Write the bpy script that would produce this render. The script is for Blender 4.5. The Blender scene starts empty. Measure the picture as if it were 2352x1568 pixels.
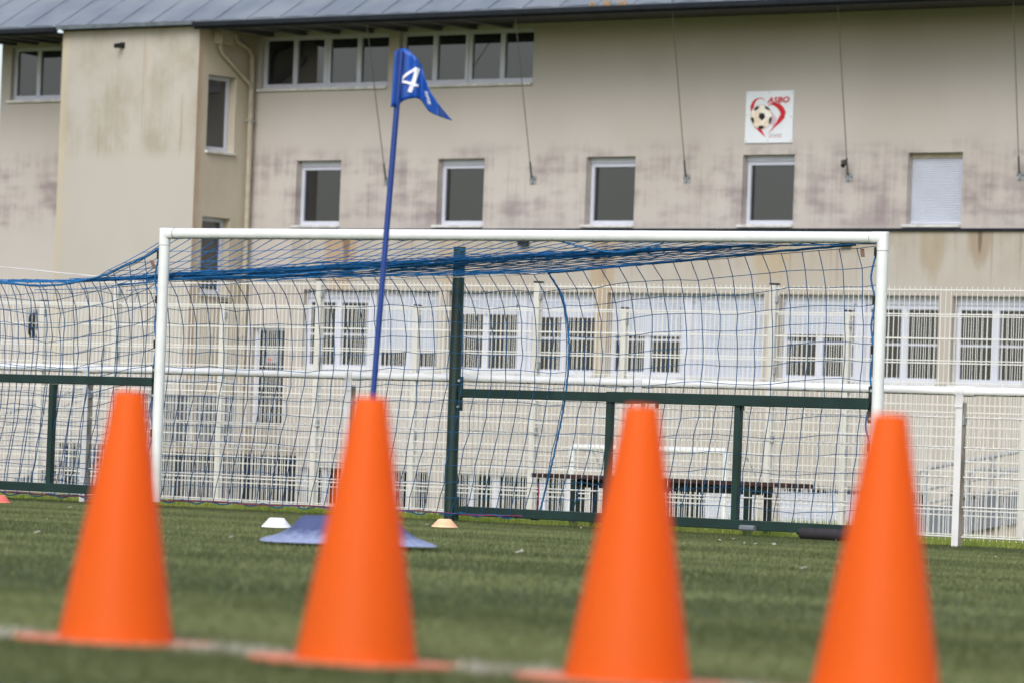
import bpy, math, random
import numpy as np
from mathutils import Matrix, Vector
random.seed(7); rng = np.random.default_rng(7)
sc = bpy.context.scene
COL = sc.collection
R_ = math.radians
# ------------------------------------------------------------------ camera
# world frame: x runs along the touchline, y away from the pitch, z up
KX, SX = 0.79774, 0.603
ROLL, PITCH = R_(2.1), math.atan(0.0236)
r0 = Vector((KX, SX, 0)); f0 = Vector((-SX, KX, 0)); zz = Vector((0, 0, 1))
fwd = f0*math.cos(PITCH) + zz*math.sin(PITCH); up0 = zz*math.cos(PITCH) - f0*math.sin(PITCH)
Rv = r0*math.cos(ROLL) + up0*math.sin(ROLL); Uv = up0*math.cos(ROLL) - r0*math.sin(ROLL)
cd = bpy.data.cameras.new('camera'); cam = bpy.data.objects.new('camera', cd); COL.objects.link(cam)
m = Matrix.Identity(4)
for i in range(3):
    m[i][0] = Rv[i]; m[i][1] = Uv[i]; m[i][2] = -fwd[i]; m[i][3] = (0, 0, .252)[i]
cam.matrix_world = m
cd.sensor_width = 36; cd.lens = 36*10000/2352.; cd.clip_start = .1; cd.clip_end = 3000
cd.dof.use_dof = True; cd.dof.focus_distance = 27.5; cd.dof.aperture_fstop = cd.lens/1000/.0225
cd.dof.aperture_blades = 0
sc.camera = cam
# ------------------------------------------------------------------ sky, sun, exposure
SUN_EL, SUN_AZ = R_(40), R_(160)     # azimuth measured from +y towards +x
w = bpy.data.worlds.new('World'); sc.world = w; w.use_nodes = True
nt = w.node_tree; nt.nodes.clear()
sky = nt.nodes.new('ShaderNodeTexSky'); sky.sky_type = 'NISHITA'; sky.sun_disc = False
sky.sun_elevation = SUN_EL; sky.sun_rotation = SUN_AZ; sky.dust_density = 2.5; sky.ozone_density = 1; sky.air_density = 1
hs = nt.nodes.new('ShaderNodeHueSaturation'); hs.inputs['Saturation'].default_value = .62
bg = nt.nodes.new('ShaderNodeBackground'); bg.inputs['Strength'].default_value = .12
ow = nt.nodes.new('ShaderNodeOutputWorld')
nt.links.new(sky.outputs[0], hs.inputs['Color']); nt.links.new(hs.outputs[0], bg.inputs['Color']); nt.links.new(bg.outputs[0], ow.inputs['Surface'])
sl = bpy.data.lights.new('sun', 'SUN'); sl.energy = .8; sl.angle = R_(35); sl.color = (1, .99, .985)
so = bpy.data.objects.new('sun', sl); COL.objects.link(so)
sd = Vector((math.sin(SUN_AZ)*math.cos(SUN_EL), math.cos(SUN_AZ)*math.cos(SUN_EL), math.sin(SUN_EL)))
so.rotation_euler = (-sd).to_track_quat('-Z', 'Y').to_euler(); so.location = sd*50
sc.view_settings.view_transform = 'Standard'; sc.view_settings.look = 'None'
sc.view_settings.exposure = 0.80; sc.view_settings.gamma = 1
sc.render.engine = 'CYCLES'
sc.cycles.use_denoising = True
sc.cycles.max_bounces = 6; sc.cycles.transparent_max_bounces = 4

# ------------------------------------------------------------------ materials
def srgb(r, g, b):
    f = lambda c: (c/255/12.92) if c/255 <= .04045 else ((c/255+.055)/1.055)**2.4
    return (f(r), f(g), f(b))
class NT:
    def __init__(s, name):
        s.m = bpy.data.materials.new(name); s.m.use_nodes = True; s.t = s.m.node_tree
        s.b = s.t.nodes['Principled BSDF']
    def n(s, typ, **kw):
        nd = s.t.nodes.new('ShaderNode'+typ)
        for k, v in kw.items():
            if k.startswith('i_'):
                key = k[2:]; key = int(key) if key.isdigit() else key.replace('_', ' ')
                s.set(nd.inputs[key], v)
            else: setattr(nd, k, v)
        return nd
    def set(s, sock, v):
        if isinstance(v, bpy.types.NodeSocket): s.t.links.new(v, sock)
        elif isinstance(v, bpy.types.Node): s.t.links.new(v.outputs[0], sock)
        else:
            if hasattr(sock.default_value, '__len__') and len(sock.default_value) == 4 and len(v) == 3: v = (*v, 1)
            sock.default_value = v
    def math(s, op, a, b=None, c=None):
        nd = s.n('Math', operation=op); s.set(nd.inputs[0], a)
        if b is not None: s.set(nd.inputs[1], b)
        if c is not None: s.set(nd.inputs[2], c)
        return nd.outputs[0]
    def mix(s, fac, a, b, mode='MIX'):
        nd = s.n('Mix', data_type='RGBA', blend_type=mode)
        s.set(nd.inputs[0], fac); s.set(nd.inputs[6], a); s.set(nd.inputs[7], b)
        return nd.outputs[2]
    def ramp(s, v, a, b, lo=0., hi=1.):
        nd = s.n('MapRange', clamp=True, interpolation_type='SMOOTHSTEP')
        for i, x in enumerate((v, a, b, lo, hi)): s.set(nd.inputs[i], x)
        return nd.outputs[0]
    def noise(s, scale=(1, 1, 1), sc_=1, det=3, off=(0, 0, 0), rough=.55):
        g = s.n('NewGeometry'); mp = s.n('Mapping', i_Vector=g.outputs['Position'], i_Scale=scale, i_Location=off)
        return s.n('TexNoise', i_Vector=mp, i_Scale=sc_, i_Detail=det, i_Roughness=rough).outputs['Fac']
    def pos(s):
        g = s.n('NewGeometry'); sp = s.n('SeparateXYZ', i_Vector=g.outputs['Position']); return sp.outputs
    def fin(s, col=None, rough=.5, spec=.5, metal=0):
        if col is not None: s.set(s.b.inputs['Base Color'], col)
        s.set(s.b.inputs['Roughness'], rough); s.b.inputs['Specular IOR Level'].default_value = spec
        s.b.inputs['Metallic'].default_value = metal
        return s.m
    def bump(s, h, strength=.2, dist=.01):
        s.set(s.b.inputs['Normal'], s.n('Bump', i_Height=h, i_Strength=strength, i_Distance=dist))
def simple(name, col, rough=.5, spec=.5, var=.12, sc_=8, metal=0, scale=(1, 1, 1), bump=0):
    k = NT(name); n = k.noise(scale, sc_)
    c = k.mix(k.ramp(n, .3, .7), tuple(x*(1-var) for x in col), tuple(min(1, x*(1+var)) for x in col))
    if bump: k.bump(n, bump, .004)
    return k.fin(c, rough, spec, metal)

def grimy_white(name, base, dirt, amount=.5, under=True, sc_=9.):
    """painted metal; moss and grime cling to the underside, scuffs everywhere"""
    k = NT(name); n = k.noise((1, 1, 1), sc_, 5); n2 = k.noise((1, 1, 1), 34, 4, (3, 1, 2))
    c = k.mix(k.ramp(n, .35, .75), base, tuple(x*.9 for x in base))
    scuff = k.math('MULTIPLY', k.ramp(n2, .66, .72), .35*amount)
    c = k.mix(scuff, c, dirt)
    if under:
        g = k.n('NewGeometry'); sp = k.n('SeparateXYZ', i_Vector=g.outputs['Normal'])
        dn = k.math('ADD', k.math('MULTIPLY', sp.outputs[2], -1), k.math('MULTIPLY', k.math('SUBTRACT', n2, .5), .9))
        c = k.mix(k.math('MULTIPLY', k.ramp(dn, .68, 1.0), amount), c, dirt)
    return k.fin(c, .42, .4)

def wall_mat(name, base, stain, z0, z1, amount, base2=None, courses=True, topdown=False, su=.9, off=(0, 0, 0), streak=.5, scol=None, drips=(), band_x=None, band_y=None):
    WK = .70; base = tuple(v*WK for v in base); stain = tuple(v*WK for v in stain); base2 = tuple(v*WK for v in base2) if base2 else None
    k = NT(name); x, y, z = k.pos()[:3]
    fine = k.noise((1, 1, 1), 60, 2); broad = k.noise((.25, .25, .2), 1.2, 3, off)
    c = k.mix(k.ramp(broad, .35, .68), base, base2 or tuple(v*.93 for v in base))
    c = k.mix(.06, c, k.mix(fine, (0, 0, 0), (1, 1, 1)))
    blot = k.noise((su, su, .55), 1.6, 5, off, .62); st = k.noise((7, 7, .3), 1., 4, off, .6); rows = k.noise((1.3, 1.3, 4.6), 1., 2, (off[0]+3, 0, 0))
    band = k.math('MULTIPLY', k.ramp(z, z0, z0+.35), k.ramp(z, z1, z1-.55))
    if topdown: band = k.math('POWER', k.math('MULTIPLY', k.ramp(z, z0, z1), k.ramp(z, z1+.03, z1)), 1.)
    v = k.math('ADD', k.math('MULTIPLY', k.math('SUBTRACT', blot, .5), 2.2), k.math('MULTIPLY', k.math('SUBTRACT', st, .5), 2.*streak))
    if courses:
        ln = k.math('SINE', k.math('MULTIPLY', z, 2*math.pi/.21)); v = k.math('ADD', v, k.math('ADD', k.math('MULTIPLY', ln, .035), k.math('MULTIPLY', k.math('SUBTRACT', rows, .5), 1.1)))
    msk = k.math('MULTIPLY', k.math('MULTIPLY', k.ramp(v, -.3, .65), band), amount)
    c = k.mix(msk, c, stain)
    c = k.mix(k.math('MULTIPLY', k.math('MULTIPLY', k.ramp(k.noise((16, 16, .5), 1., 3, (off[0]+9, 0, 0), .55), .60, .76), band), .32*amount), c, tuple(v*.8 for v in stain))
    if scol:
        dr = k.noise((13, 13, .22), 1., 3, (off[0]+5, off[1], off[2]), .5)
        c = k.mix(k.math('MULTIPLY', k.math('MULTIPLY', k.ramp(dr, .6, .72), band), .45), c, scol)
    wob = k.math('MULTIPLY', k.math('SUBTRACT', k.noise((4, 4, 1.5), 1.5, 4, off), .5), .75)
    for xc, hw, ztop, ln_, am, col in drips:      # run-off stains: wide under the flashing, rounded at their lower end
        t = k.math('DIVIDE', k.math('SUBTRACT', ztop, z), ln_); t = k.math('ADD', t, wob)
        dx_ = k.math('DIVIDE', k.math('ABSOLUTE', k.math('SUBTRACT', x, xc)), hw)
        e_ = k.math('ADD', k.math('MULTIPLY', t, t), k.math('MULTIPLY', dx_, dx_))
        mk = k.math('MULTIPLY', k.ramp(e_, 1.35, .45), am)
        c = k.mix(mk, c, col)
    for axis_, rng_ in ((x, band_x), (y, band_y)):
        if rng_:
            wv = k.math('ADD', axis_, k.math('MULTIPLY', wob, .35))
            c = k.mix(k.math('MULTIPLY', k.ramp(wv, rng_[1], rng_[0]), rng_[2]), c, rng_[3])
    k.bump(fine, .25, .003)
    return k.fin(c, .9, .15)

M = {}
TX0, TX1 = -60.97, -57.27
M['wall'] = wall_mat('render_upper', srgb(218, 211, 205), srgb(154, 138, 143), 4.25, 6.2, .78, srgb(209, 201, 193), True, False, .6, (0, 0, 0), .5)
M['wall_low'] = wall_mat('render_lower', srgb(207, 201, 193), srgb(168, 154, 130), 2.9, 4.36, .6, srgb(203, 194, 181), False, True, .8, (2.3, 0, 1), .5, srgb(120, 100, 78), [(-40.95, .30, 4.36, .95, .5, srgb(150, 134, 104)), (-39.95, .26, 4.36, .68, .55, srgb(140, 120, 92)), (-39.95, .05, 4.36, .45, .6, srgb(80, 66, 54)), (-54.6, .45, 4.36, 1.3, .6, srgb(168, 136, 96)), (-54.45, .10, 4.36, .8, .6, srgb(90, 66, 52)), (-48.2, .32, 4.36, 2.9, .55, srgb(166, 142, 106)), (-48.15, .07, 4.36, .9, .5, srgb(108, 90, 70)), (-44.4, .5, 4.36, 1.05, .5, srgb(172, 154, 120)), (-42.4, .9, 4.36, .42, .45, srgb(150, 138, 110)), (-51.9, .25, 4.36, 1.4, .35, srgb(176, 152, 116))])
M['wall_tower'] = wall_mat('render_tower', srgb(212, 206, 196), srgb(170, 160, 134), 5.6, 8.9, .62, srgb(203, 198, 188), False, False, .8, (1.7, 4, 0), .12, srgb(160, 134, 110), (), (TX0, TX0+.30, .55, srgb(188, 174, 144)))
M['wall_side'] = wall_mat('render_tower_side', srgb(222, 213, 196), srgb(170, 142, 116), 3, 8.4, .2, srgb(216, 205, 184), False, False, .8, (7, 2, 0), .4, None, (), None, (65.1, 65.34, .6, srgb(166, 134, 106)))
M['reveal'] = simple('render_reveal', srgb(172, 163, 146), .9, .2)
M['pvc'] = simple('white_pvc', srgb(194, 198, 212), .35, .5, .04, 3)
M['sill'] = simple('sill_stone', srgb(200, 200, 198), .7, .3, .15, 6)
k = NT('window_glass'); x, y, z = k.pos()[:3]
oi = k.n('ObjectInfo'); gc = k.mix(oi.outputs['Random'], (.004, .007, .011), (.016, .024, .034)); M['glass'] = k.fin(k.mix(k.noise((.6, .6, .5), 1., 1), gc, (.010, .014, .017)), .03, .9); k.b.inputs['Coat Weight'].default_value = .55; k.b.inputs['Coat Roughness'].default_value = .02
M['shutter'] = simple('shutter_slat', srgb(188, 194, 208), .5, .4, .05, 2)
M['zinc'] = None
k = NT('zinc_sheet'); n = k.noise((.6, .6, .6), 1.5, 4); n2 = k.noise((3, .6, .6), 1.2, 3, (4, 2, 0))
c = k.mix(k.ramp(n, .3, .7), srgb(124, 133, 145), srgb(144, 151, 160)); c = k.mix(k.math('MULTIPLY', k.ramp(n2, .55, .75), .3), c, srgb(110, 119, 131))
k.bump(k.noise((1, 1, 1), 3, 3), .15, .02); M['zinc'] = k.fin(c, .5, .4, .25)
M['zinc_dark'] = simple('zinc_fascia', srgb(30, 35, 42), .75, .2, .2, 4)
M['zinc_edge'] = simple('zinc_edge', srgb(96, 104, 110), .7, .2, .2, 6)
M['soffit'] = simple('soffit_board', srgb(62, 61, 60), .8, .2, .2, 3)
M['rafter'] = simple('rafter_grey', srgb(84, 86, 90), .7, .3, .15, 4)
M['pipe'] = simple('pipe_beige', srgb(168, 160, 142), .55, .35, .1, 5)
M['steel'] = simple('galvanised', srgb(150, 154, 158), .5, .5, .15, 20, .1)
M['cable'] = simple('cable_steel', srgb(98, 94, 88), .6, .4, .1, 10)
M['black'] = simple('black_plastic', srgb(26, 26, 28), .5, .4)
M['goal_white'] = grimy_white('goal_paint', srgb(226, 230, 228), srgb(120, 122, 116), .5, True, 6)
M['rail_white'] = grimy_white('rail_paint', srgb(240, 241, 240), srgb(92, 84, 50), .95, True, 5)
M['post_white'] = grimy_white('post_paint', srgb(222, 222, 222), srgb(122, 106, 84), .5, False, 7)
M['rust_shade'] = simple('rust_and_shade', srgb(150, 142, 130), .8, .2, .45, 12, 0, (1, 1, .3))  # brown tone: rust plus the shade inside the hollow rail posts
M['fence_post'] = simple('fence_post_cream', srgb(204, 202, 194), .5, .35, .06, 3)
M['fence'] = simple('fence_cream', srgb(218, 218, 213), .45, .4, .04, 3)
M['wire_grey'] = simple('wire_grey', srgb(214, 212, 208), .5, .5, .15, 30)
M['green'] = simple('goal_green', srgb(20, 46, 42), .38, .5, .2, 6)
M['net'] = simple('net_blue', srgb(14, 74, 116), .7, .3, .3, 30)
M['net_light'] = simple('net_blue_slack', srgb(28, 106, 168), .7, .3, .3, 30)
M['rope'] = simple('rope_blue', srgb(30, 98, 150), .75, .3, .45, 90)
M['cord_white'] = simple('cord_white', srgb(212, 212, 210), .8, .2)
M['cord_red'] = simple('cord_red', srgb(120, 46, 70), .7, .3)
M['tape'] = simple('tape_brown', srgb(120, 94, 80), .6, .3)
M['rubber'] = simple('roller_rubber', srgb(52, 50, 54), .7, .3, .2, 12)
M['wood'] = simple('bench_wood', srgb(72, 50, 46), .7, .3, .35, 5, 0, (1, 12, 12))
M['concrete'] = simple('concrete', srgb(176, 166, 152), .9, .2, .12, 4)
M['grey_panel'] = simple('grey_panel', srgb(112, 118, 126), .5, .4, .1, 3)
M['stair_grey'] = simple('stair_grey', srgb(76, 80, 87), .6, .3, .15, 3)
M['stair_dark'] = simple('stair_dark', srgb(52, 54, 58), .7, .3, .2, 3)
M['flag'] = simple('flag_cloth', srgb(18, 80, 172), .45, .5, .14, 9)
M['flag_dark'] = simple('flag_sleeve', srgb(16, 50, 128), .5, .4, .1, 9)
M['pole'] = simple('pole_blue', srgb(26, 60, 134), .4, .5, .06, 6)
M['print'] = simple('print_white', srgb(240, 242, 248), .5, .4, .02)
k = NT('base_rubber'); x, y, z = k.pos()[:3]; n = k.noise((1, 1, 1), 45, 4); n2 = k.noise((1, 1, 1), 9, 3)
rub = k.math('ADD', k.ramp(z, -.07, -.15, 0, .5), k.math('MULTIPLY', n, .5)); c = k.mix(k.ramp(rub, .38, .85), k.mix(n2, srgb(66, 76, 116), srgb(80, 90, 130)), srgb(148, 160, 192))
M['base'] = k.fin(c, .75, .3)
k = NT('cone_plastic'); n = k.noise((1, 1, 1), 10, 2)
k.fin(k.mix(n, (.96, .165, .014), (.97, .185, .018)), .5, .25)
tr = k.n('BsdfTranslucent', i_Color=(.99, .30, .03)); mx = k.n('MixShader', i_0=.5)
k.t.links.new(k.b.outputs[0], mx.inputs[1]); k.t.links.new(tr.outputs[0], mx.inputs[2])
k.t.links.new(mx.outputs[0], k.t.nodes['Material Output'].inputs['Surface']); M['cone'] = k.m
M['plate'] = simple('cone_plate', srgb(222, 132, 98), .6, .3, .15, 14)
M['disc_white'] = simple('disc_white', srgb(236, 238, 240), .5, .4, .05, 20)
M['disc_peach'] = simple('disc_peach', srgb(250, 196, 158), .5, .4, .05, 20)
M['disc_pink'] = simple('disc_pink', srgb(232, 122, 110), .5, .4, .05, 20)
M['paint'] = simple('line_paint', srgb(178, 178, 168), .9, .2, .2, 30)
M['sign_red'] = simple('sign_red', srgb(196, 36, 48), .5, .3, .05)
M['sign_white'] = simple('sign_white', srgb(222, 228, 236), .4, .4, .03, 2)
M['sign_black'] = simple('sign_black', srgb(30, 28, 34), .5, .3, .05)
k = NT('sign_ball'); n = k.noise((1, 1, 1), 7, 2); M['sign_ball'] = k.fin(k.mix(k.ramp(n, .35, .7), srgb(242, 238, 232), srgb(222, 202, 176)), .5, .3)
M['sign_pink'] = simple('sign_pink', srgb(206, 186, 200), .5, .3, .05)
M['sign_grey'] = simple('sign_grey', srgb(112, 116, 126), .5, .3, .05)
M['weed'] = simple('dry_weed', srgb(190, 150, 84), .8, .2, .2, 30)
# turf: brushed pile, broad patches of lighter and darker fibre
k = NT('turf_fibre'); a = k.noise((.5, 1.1, 0), 1.1, 4); b = k.noise((60, 60, 60), 1, 1); d = k.noise((.12, .5, 0), 1., 3, (5, 3, 0))
c = k.mix(k.ramp(k.math('ADD', k.math('MULTIPLY', a, .6), k.math('MULTIPLY', d, .5)), .44, .66), srgb(74, 83, 42), srgb(112, 120, 74))
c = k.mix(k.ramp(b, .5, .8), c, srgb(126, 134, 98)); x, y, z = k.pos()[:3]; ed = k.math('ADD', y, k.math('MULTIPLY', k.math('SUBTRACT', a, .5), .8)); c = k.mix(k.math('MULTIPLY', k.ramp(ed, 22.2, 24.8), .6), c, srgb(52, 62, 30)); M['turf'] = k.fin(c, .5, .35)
k = NT('turf_mat'); a = k.noise((.5, 1.1, 0), 1.1, 4); c = k.mix(k.ramp(a, .35, .65), srgb(66, 76, 42), srgb(86, 94, 60)); M['turf_mat'] = k.fin(c, .9, .1)
k = NT('meadow_grass'); a = k.noise((1.5, 1.5, .5), 1.2, 4); c = k.mix(k.ramp(a, .35, .65), srgb(98, 122, 40), srgb(158, 166, 88)); M['grass'] = k.fin(c, .7, .2)
k = NT('verge_soil'); a = k.noise((.4, .4, .4), 1., 5); c = k.mix(k.ramp(a, .35, .65), srgb(84, 98, 44), srgb(118, 118, 70)); M['soil'] = k.fin(c, .95, .1)

# ------------------------------------------------------------------ geometry helpers
class MB:
    def __init__(s): s.v = []; s.f = []
    def add(s, vs, fs):
        o = len(s.v); s.v += [tuple(p) for p in vs]; s.f += [tuple(i+o for i in f) for f in fs]; return s
    def box(s, a, b):
        (x0, y0, z0), (x1, y1, z1) = a, b
        return s.add([(x0,y0,z0),(x1,y0,z0),(x1,y1,z0),(x0,y1,z0),(x0,y0,z1),(x1,y0,z1),(x1,y1,z1),(x0,y1,z1)],
                     [(0,3,2,1),(4,5,6,7),(0,1,5,4),(1,2,6,5),(2,3,7,6),(3,0,4,7)])
    def tube(s, pts, r, n=8, caps=True, rr=None):
        pts = [Vector(p) for p in pts]; k = len(pts); o = len(s.v); prev = None
        for i, p in enumerate(pts):
            t = (pts[min(i+1, k-1)]-pts[max(i-1, 0)])
            t = t.normalized() if t.length > 1e-9 else Vector((0, 0, 1))
            if prev is None:
                a = Vector((0, 0, 1)) if abs(t.z) < .9 else Vector((0, 1, 0))
                prev = t.cross(a).normalized()
            nrm = (prev - t*prev.dot(t)).normalized(); prev = nrm; bi = t.cross(nrm)
            R = rr[i] if rr else r
            for j in range(n):
                an = 2*math.pi*(j+.5)/n; s.v.append(tuple(p + (nrm*math.cos(an)+bi*math.sin(an))*R))
        for i in range(k-1):
            for j in range(n):
                s.f.append((o+i*n+j, o+i*n+(j+1) % n, o+(i+1)*n+(j+1) % n, o+(i+1)*n+j))
        if caps: s.f.append(tuple(o+j for j in range(n))[::-1]); s.f.append(tuple(o+(k-1)*n+j for j in range(n)))
        return s
    def beam(s, p, q, wd, ht):
        """rectangular tube from p to q, wd across, ht in z"""
        p = Vector(p); q = Vector(q); t = (q-p).normalized()
        a = Vector((0, 0, 1)).cross(t); a = a.normalized() if a.length > 1e-4 else Vector((1, 0, 0))
        b = t.cross(a); vs = [c0 + a*x*wd/2 + b*y*ht/2 for c0 in (p, q) for x, y in ((-1,-1),(1,-1),(1,1),(-1,1))]
        return s.add(vs, [(3,2,1,0),(4,5,6,7),(0,1,5,4),(1,2,6,5),(2,3,7,6),(3,0,4,7)])
    def poly(s, pts, flip=False): return s.add(pts, [tuple(range(len(pts)))[::(-1 if flip else 1)]])
    def lathe(s, prof, n=32):
        o = len(s.v); k = len(prof)
        for r, z in prof:
            for j in range(n):
                a = 2*math.pi*j/n; s.v.append((r*math.cos(a), r*math.sin(a), z))
        for i in range(k-1):
            for j in range(n): s.f.append((o+i*n+j, o+i*n+(j+1) % n, o+(i+1)*n+(j+1) % n, o+(i+1)*n+j))
        return s
    def build(s, name, mat, parent=None, smooth=False, origin=None, bevel=0):
        o0 = Vector(origin) if origin is not None else (parent_origin(parent) if parent else Vector((0, 0, 0)))
        me = bpy.data.meshes.new(name)
        me.from_pydata([tuple(Vector(v)-o0) for v in s.v], [], s.f); me.validate(); me.update()
        me.materials.append(mat)
        if smooth:
            me.polygons.foreach_set('use_smooth', [True]*len(me.polygons)); me.set_sharp_from_angle(angle=R_(40))
        ob = bpy.data.objects.new(name, me); COL.objects.link(ob)
        if parent: ob.parent = parent
        else: ob.location = o0
        if bevel:
            bv = ob.modifiers.new('bevel', 'BEVEL'); bv.width = bevel; bv.segments = 2; bv.limit_method = 'ANGLE'
        return ob
def parent_origin(p):
    o = Vector((0, 0, 0))
    while p: o = o + p.location; p = p.parent
    return o
def empty(name, loc, label=None, cat=None, group=None):
    e = bpy.data.objects.new(name, None); COL.objects.link(e); e.location = loc; e.empty_display_size = .1
    if label: tag(e, label, cat, group)
    return e
def tag(o, label=None, cat=None, group=None, kind=None):
    for kk, vv in (('label', label), ('category', cat), ('group', group), ('kind', kind)):
        if vv: o[kk] = vv
    return o
def copy_tree(o, parent=None):
    c = o.copy(); COL.objects.link(c)
    if parent: c.parent = parent
    for ch in [x for x in bpy.data.objects if x.parent == o]: copy_tree(ch, c)
    return c
def lerp(a, b, t): return tuple(x+(y-x)*t for x, y in zip(a, b))
def gz(y):
    """ground height: the pitch falls gently towards the touchline, the verge drops further to the building"""
    return float(np.interp(y, (-400, 25.9, 30.75, 34., 45, 62, 64, 900), (-.01306*-400, -.338, -.42, -.50, -.80, -1.35, -1.45, -1.45)))

# ------------------------------------------------------------------ ground
ys = [-300, -60, -10, 0, 5, 10, 15, 20, 25.95]
mb = MB()
for i in range(len(ys)-1):
    mb.add([(-320, ys[i], gz(ys[i])), (320, ys[i], gz(ys[i])), (320, ys[i+1], gz(ys[i+1])), (-320, ys[i+1], gz(ys[i+1]))], [(0, 1, 2, 3)])
tag(mb.build('pitch', M['turf_mat']), 'green artificial turf pitch with a white touchline', None, None, 'structure')
mb = MB(); ys = [25.95, 30.75, 34, 45, 62, 64, 80, 200, 900]
for i in range(len(ys)-1):
    d0 = .02
    mb.add([(-700, ys[i], gz(ys[i])-d0), (700, ys[i], gz(ys[i])-d0), (700, ys[i+1], gz(ys[i+1])-d0), (-700, ys[i+1], gz(ys[i+1])-d0)], [(0, 1, 2, 3)])
tag(mb.build('ground', M['soil']), 'grassy ground sloping down behind the pitch to the building', None, None, 'structure')
# painted line under the cones, broken into worn stretches by the fibre standing through it
mb = MB(); LQ = 4.72
x = -9.
while x < 2:
    mb.add([(x, LQ-.035, gz(LQ-.035)+.004), (x+.6, LQ-.035, gz(LQ-.035)+.004), (x+.6, LQ+.035, gz(LQ+.035)+.004), (x, LQ+.035, gz(LQ+.035)+.004)], [(0, 1, 2, 3)]); x += .6
tag(mb.build('pitch_line', M['paint']), 'worn white touchline running under the orange cones', None, None, 'structure')

def blades(name, mat, xy, h, wd, lean, leandir, label, zoff=0., spread=1.):
    n = len(xy); z = np.interp(xy[:, 1], (-400, 25.9, 30.75, 34., 45), (5.224, -.338, -.42, -.50, -.80)) + zoff
    ang = rng.uniform(0, math.pi, n); H = rng.uniform(h[0], h[1], n); W = rng.uniform(wd[0], wd[1], n)
    dx = np.cos(ang)*W/2; dy = np.sin(ang)*W/2
    la = leandir + rng.normal(0, spread, n); ll = H*lean*rng.uniform(.3, 1.3, n)
    v = np.empty((n, 3, 3))
    v[:, 0] = np.stack([xy[:, 0]-dx, xy[:, 1]-dy, z], 1); v[:, 1] = np.stack([xy[:, 0]+dx, xy[:, 1]+dy, z], 1)
    v[:, 2] = np.stack([xy[:, 0]+np.cos(la)*ll, xy[:, 1]+np.sin(la)*ll, z+H], 1)
    me = bpy.data.meshes.new(name); me.vertices.add(3*n); me.vertices.foreach_set('co', v.ravel())
    me.loops.add(3*n); me.loops.foreach_set('vertex_index', np.arange(3*n, dtype=np.int32))
    me.polygons.add(n); me.polygons.foreach_set('loop_start', np.arange(0, 3*n, 3, dtype=np.int32))
    me.update(); me.validate(); me.materials.append(mat)
    o = bpy.data.objects.new(name, me); COL.objects.link(o); return tag(o, label, None, None, 'stuff')
def wedge(n, Z0, Z1, margin):
    Z = np.sqrt(rng.uniform(Z0*Z0, Z1*Z1, n)); X = rng.uniform(-1, 1, n)*(.126*Z+margin)
    return np.stack([KX*X - SX*Z, SX*X + KX*Z], 1)
xy = np.concatenate([wedge(520000, 4.6, 36, .6), wedge(110000, 4.4, 9, .3)]); xy = xy[xy[:, 1] < 25.93]
CONES = [(a_*.969, b_*.969) for a_, b_ in ((-4.408, 4.872), (-3.884, 4.80), (-3.441, 4.84), (-3.080, 4.899))]
for cx, cy in CONES: xy = xy[(np.hypot(xy[:, 0]-cx, xy[:, 1]-cy) > .148) | (rng.uniform(0, 1, len(xy)) < .10) & (np.hypot(xy[:, 0]-cx, xy[:, 1]-cy) > .09)]
online = (np.abs(xy[:, 1]-4.72) < .045) & (rng.uniform(0, 1, len(xy)) < .8)
ld = rng.uniform(0, 2*math.pi, len(xy))
# leave bare turf under the plates and the flag foot
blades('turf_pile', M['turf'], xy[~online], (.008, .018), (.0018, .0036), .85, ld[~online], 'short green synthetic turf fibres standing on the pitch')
blades('line_pile', M['paint'], xy[online], (.012, .022), (.004, .008), .75, ld[online], 'white painted fibres along the touchline')
n = 150000; xy = np.stack([rng.uniform(-31, -12, n), rng.uniform(25.97, 31.5, n)], 1)
blades('verge_grass', M['grass'], xy, (.03, .10), (.004, .008), .5, 0, 'bright green rough grass on the verge behind the touchline rail', -.02, 3.)
n = 45000; xy = np.stack([rng.uniform(-36, -22, n), rng.uniform(43, 56, n)], 1)
blades('far_grass', M['grass'], xy, (.05, .14), (.008, .016), .4, 0, 'rough grass patch around the far ramp and small goal', 0, 3.)

# ------------------------------------------------------------------ building
WQ, TQ, XQ = 66.8, 65.1, 66.5           # main wall, tower front, lower storey front
BX0, BX1 = -64.3, -24.
ZB = -1.5
bld = empty('school_building', (-50, WQ, ZB), 'long beige rendered building with grey zinc roof and three rows of windows behind the fences', 'building')
def holed_wall(name, mat, x0, x1, z0, z1, q, holes, depth, axis='x', parent=bld, thick=.35, ends='lrt'):
    """front face with real openings, reveals going back by depth"""
    mb = MB(); xs = sorted({x0, x1, *[h[0] for h in holes], *[h[1] for h in holes]}); zs = sorted({z0, z1, *[h[2] for h in holes], *[h[3] for h in holes]})
    P = (lambda a, b, d: (a, q+d, b)) if axis == 'x' else (lambda a, b, d: (q-d, a, b))
    for i in range(len(xs)-1):
        for j in range(len(zs)-1):
            cx, cz = (xs[i]+xs[i+1])/2, (zs[j]+zs[j+1])/2
            if any(h[0] < cx < h[1] and h[2] < cz < h[3] for h in holes): continue
            mb.poly([P(xs[i], zs[j], 0), P(xs[i+1], zs[j], 0), P(xs[i+1], zs[j+1], 0), P(xs[i], zs[j+1], 0)])
    for a, b, c0, d0 in holes:
        for p, r in (((a, c0), (a, d0)), ((a, d0), (b, d0)), ((b, d0), (b, c0)), ((b, c0), (a, c0))):
            mb.poly([P(*p, 0), P(*r, 0), P(*r, depth), P(*p, depth)])
    # back and ends give the wall thickness
    for en, A, B in (('l', (x0, z0), (x0, z1)), ('r', (x1, z1), (x1, z0)), ('t', (x0, z1), (x1, z1))):
        if en not in ends: continue
        mb.poly([P(*A, 0), P(*B, 0), P(*B, thick), P(*A, thick)])
    return mb.build(name, mat, parent)
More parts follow.
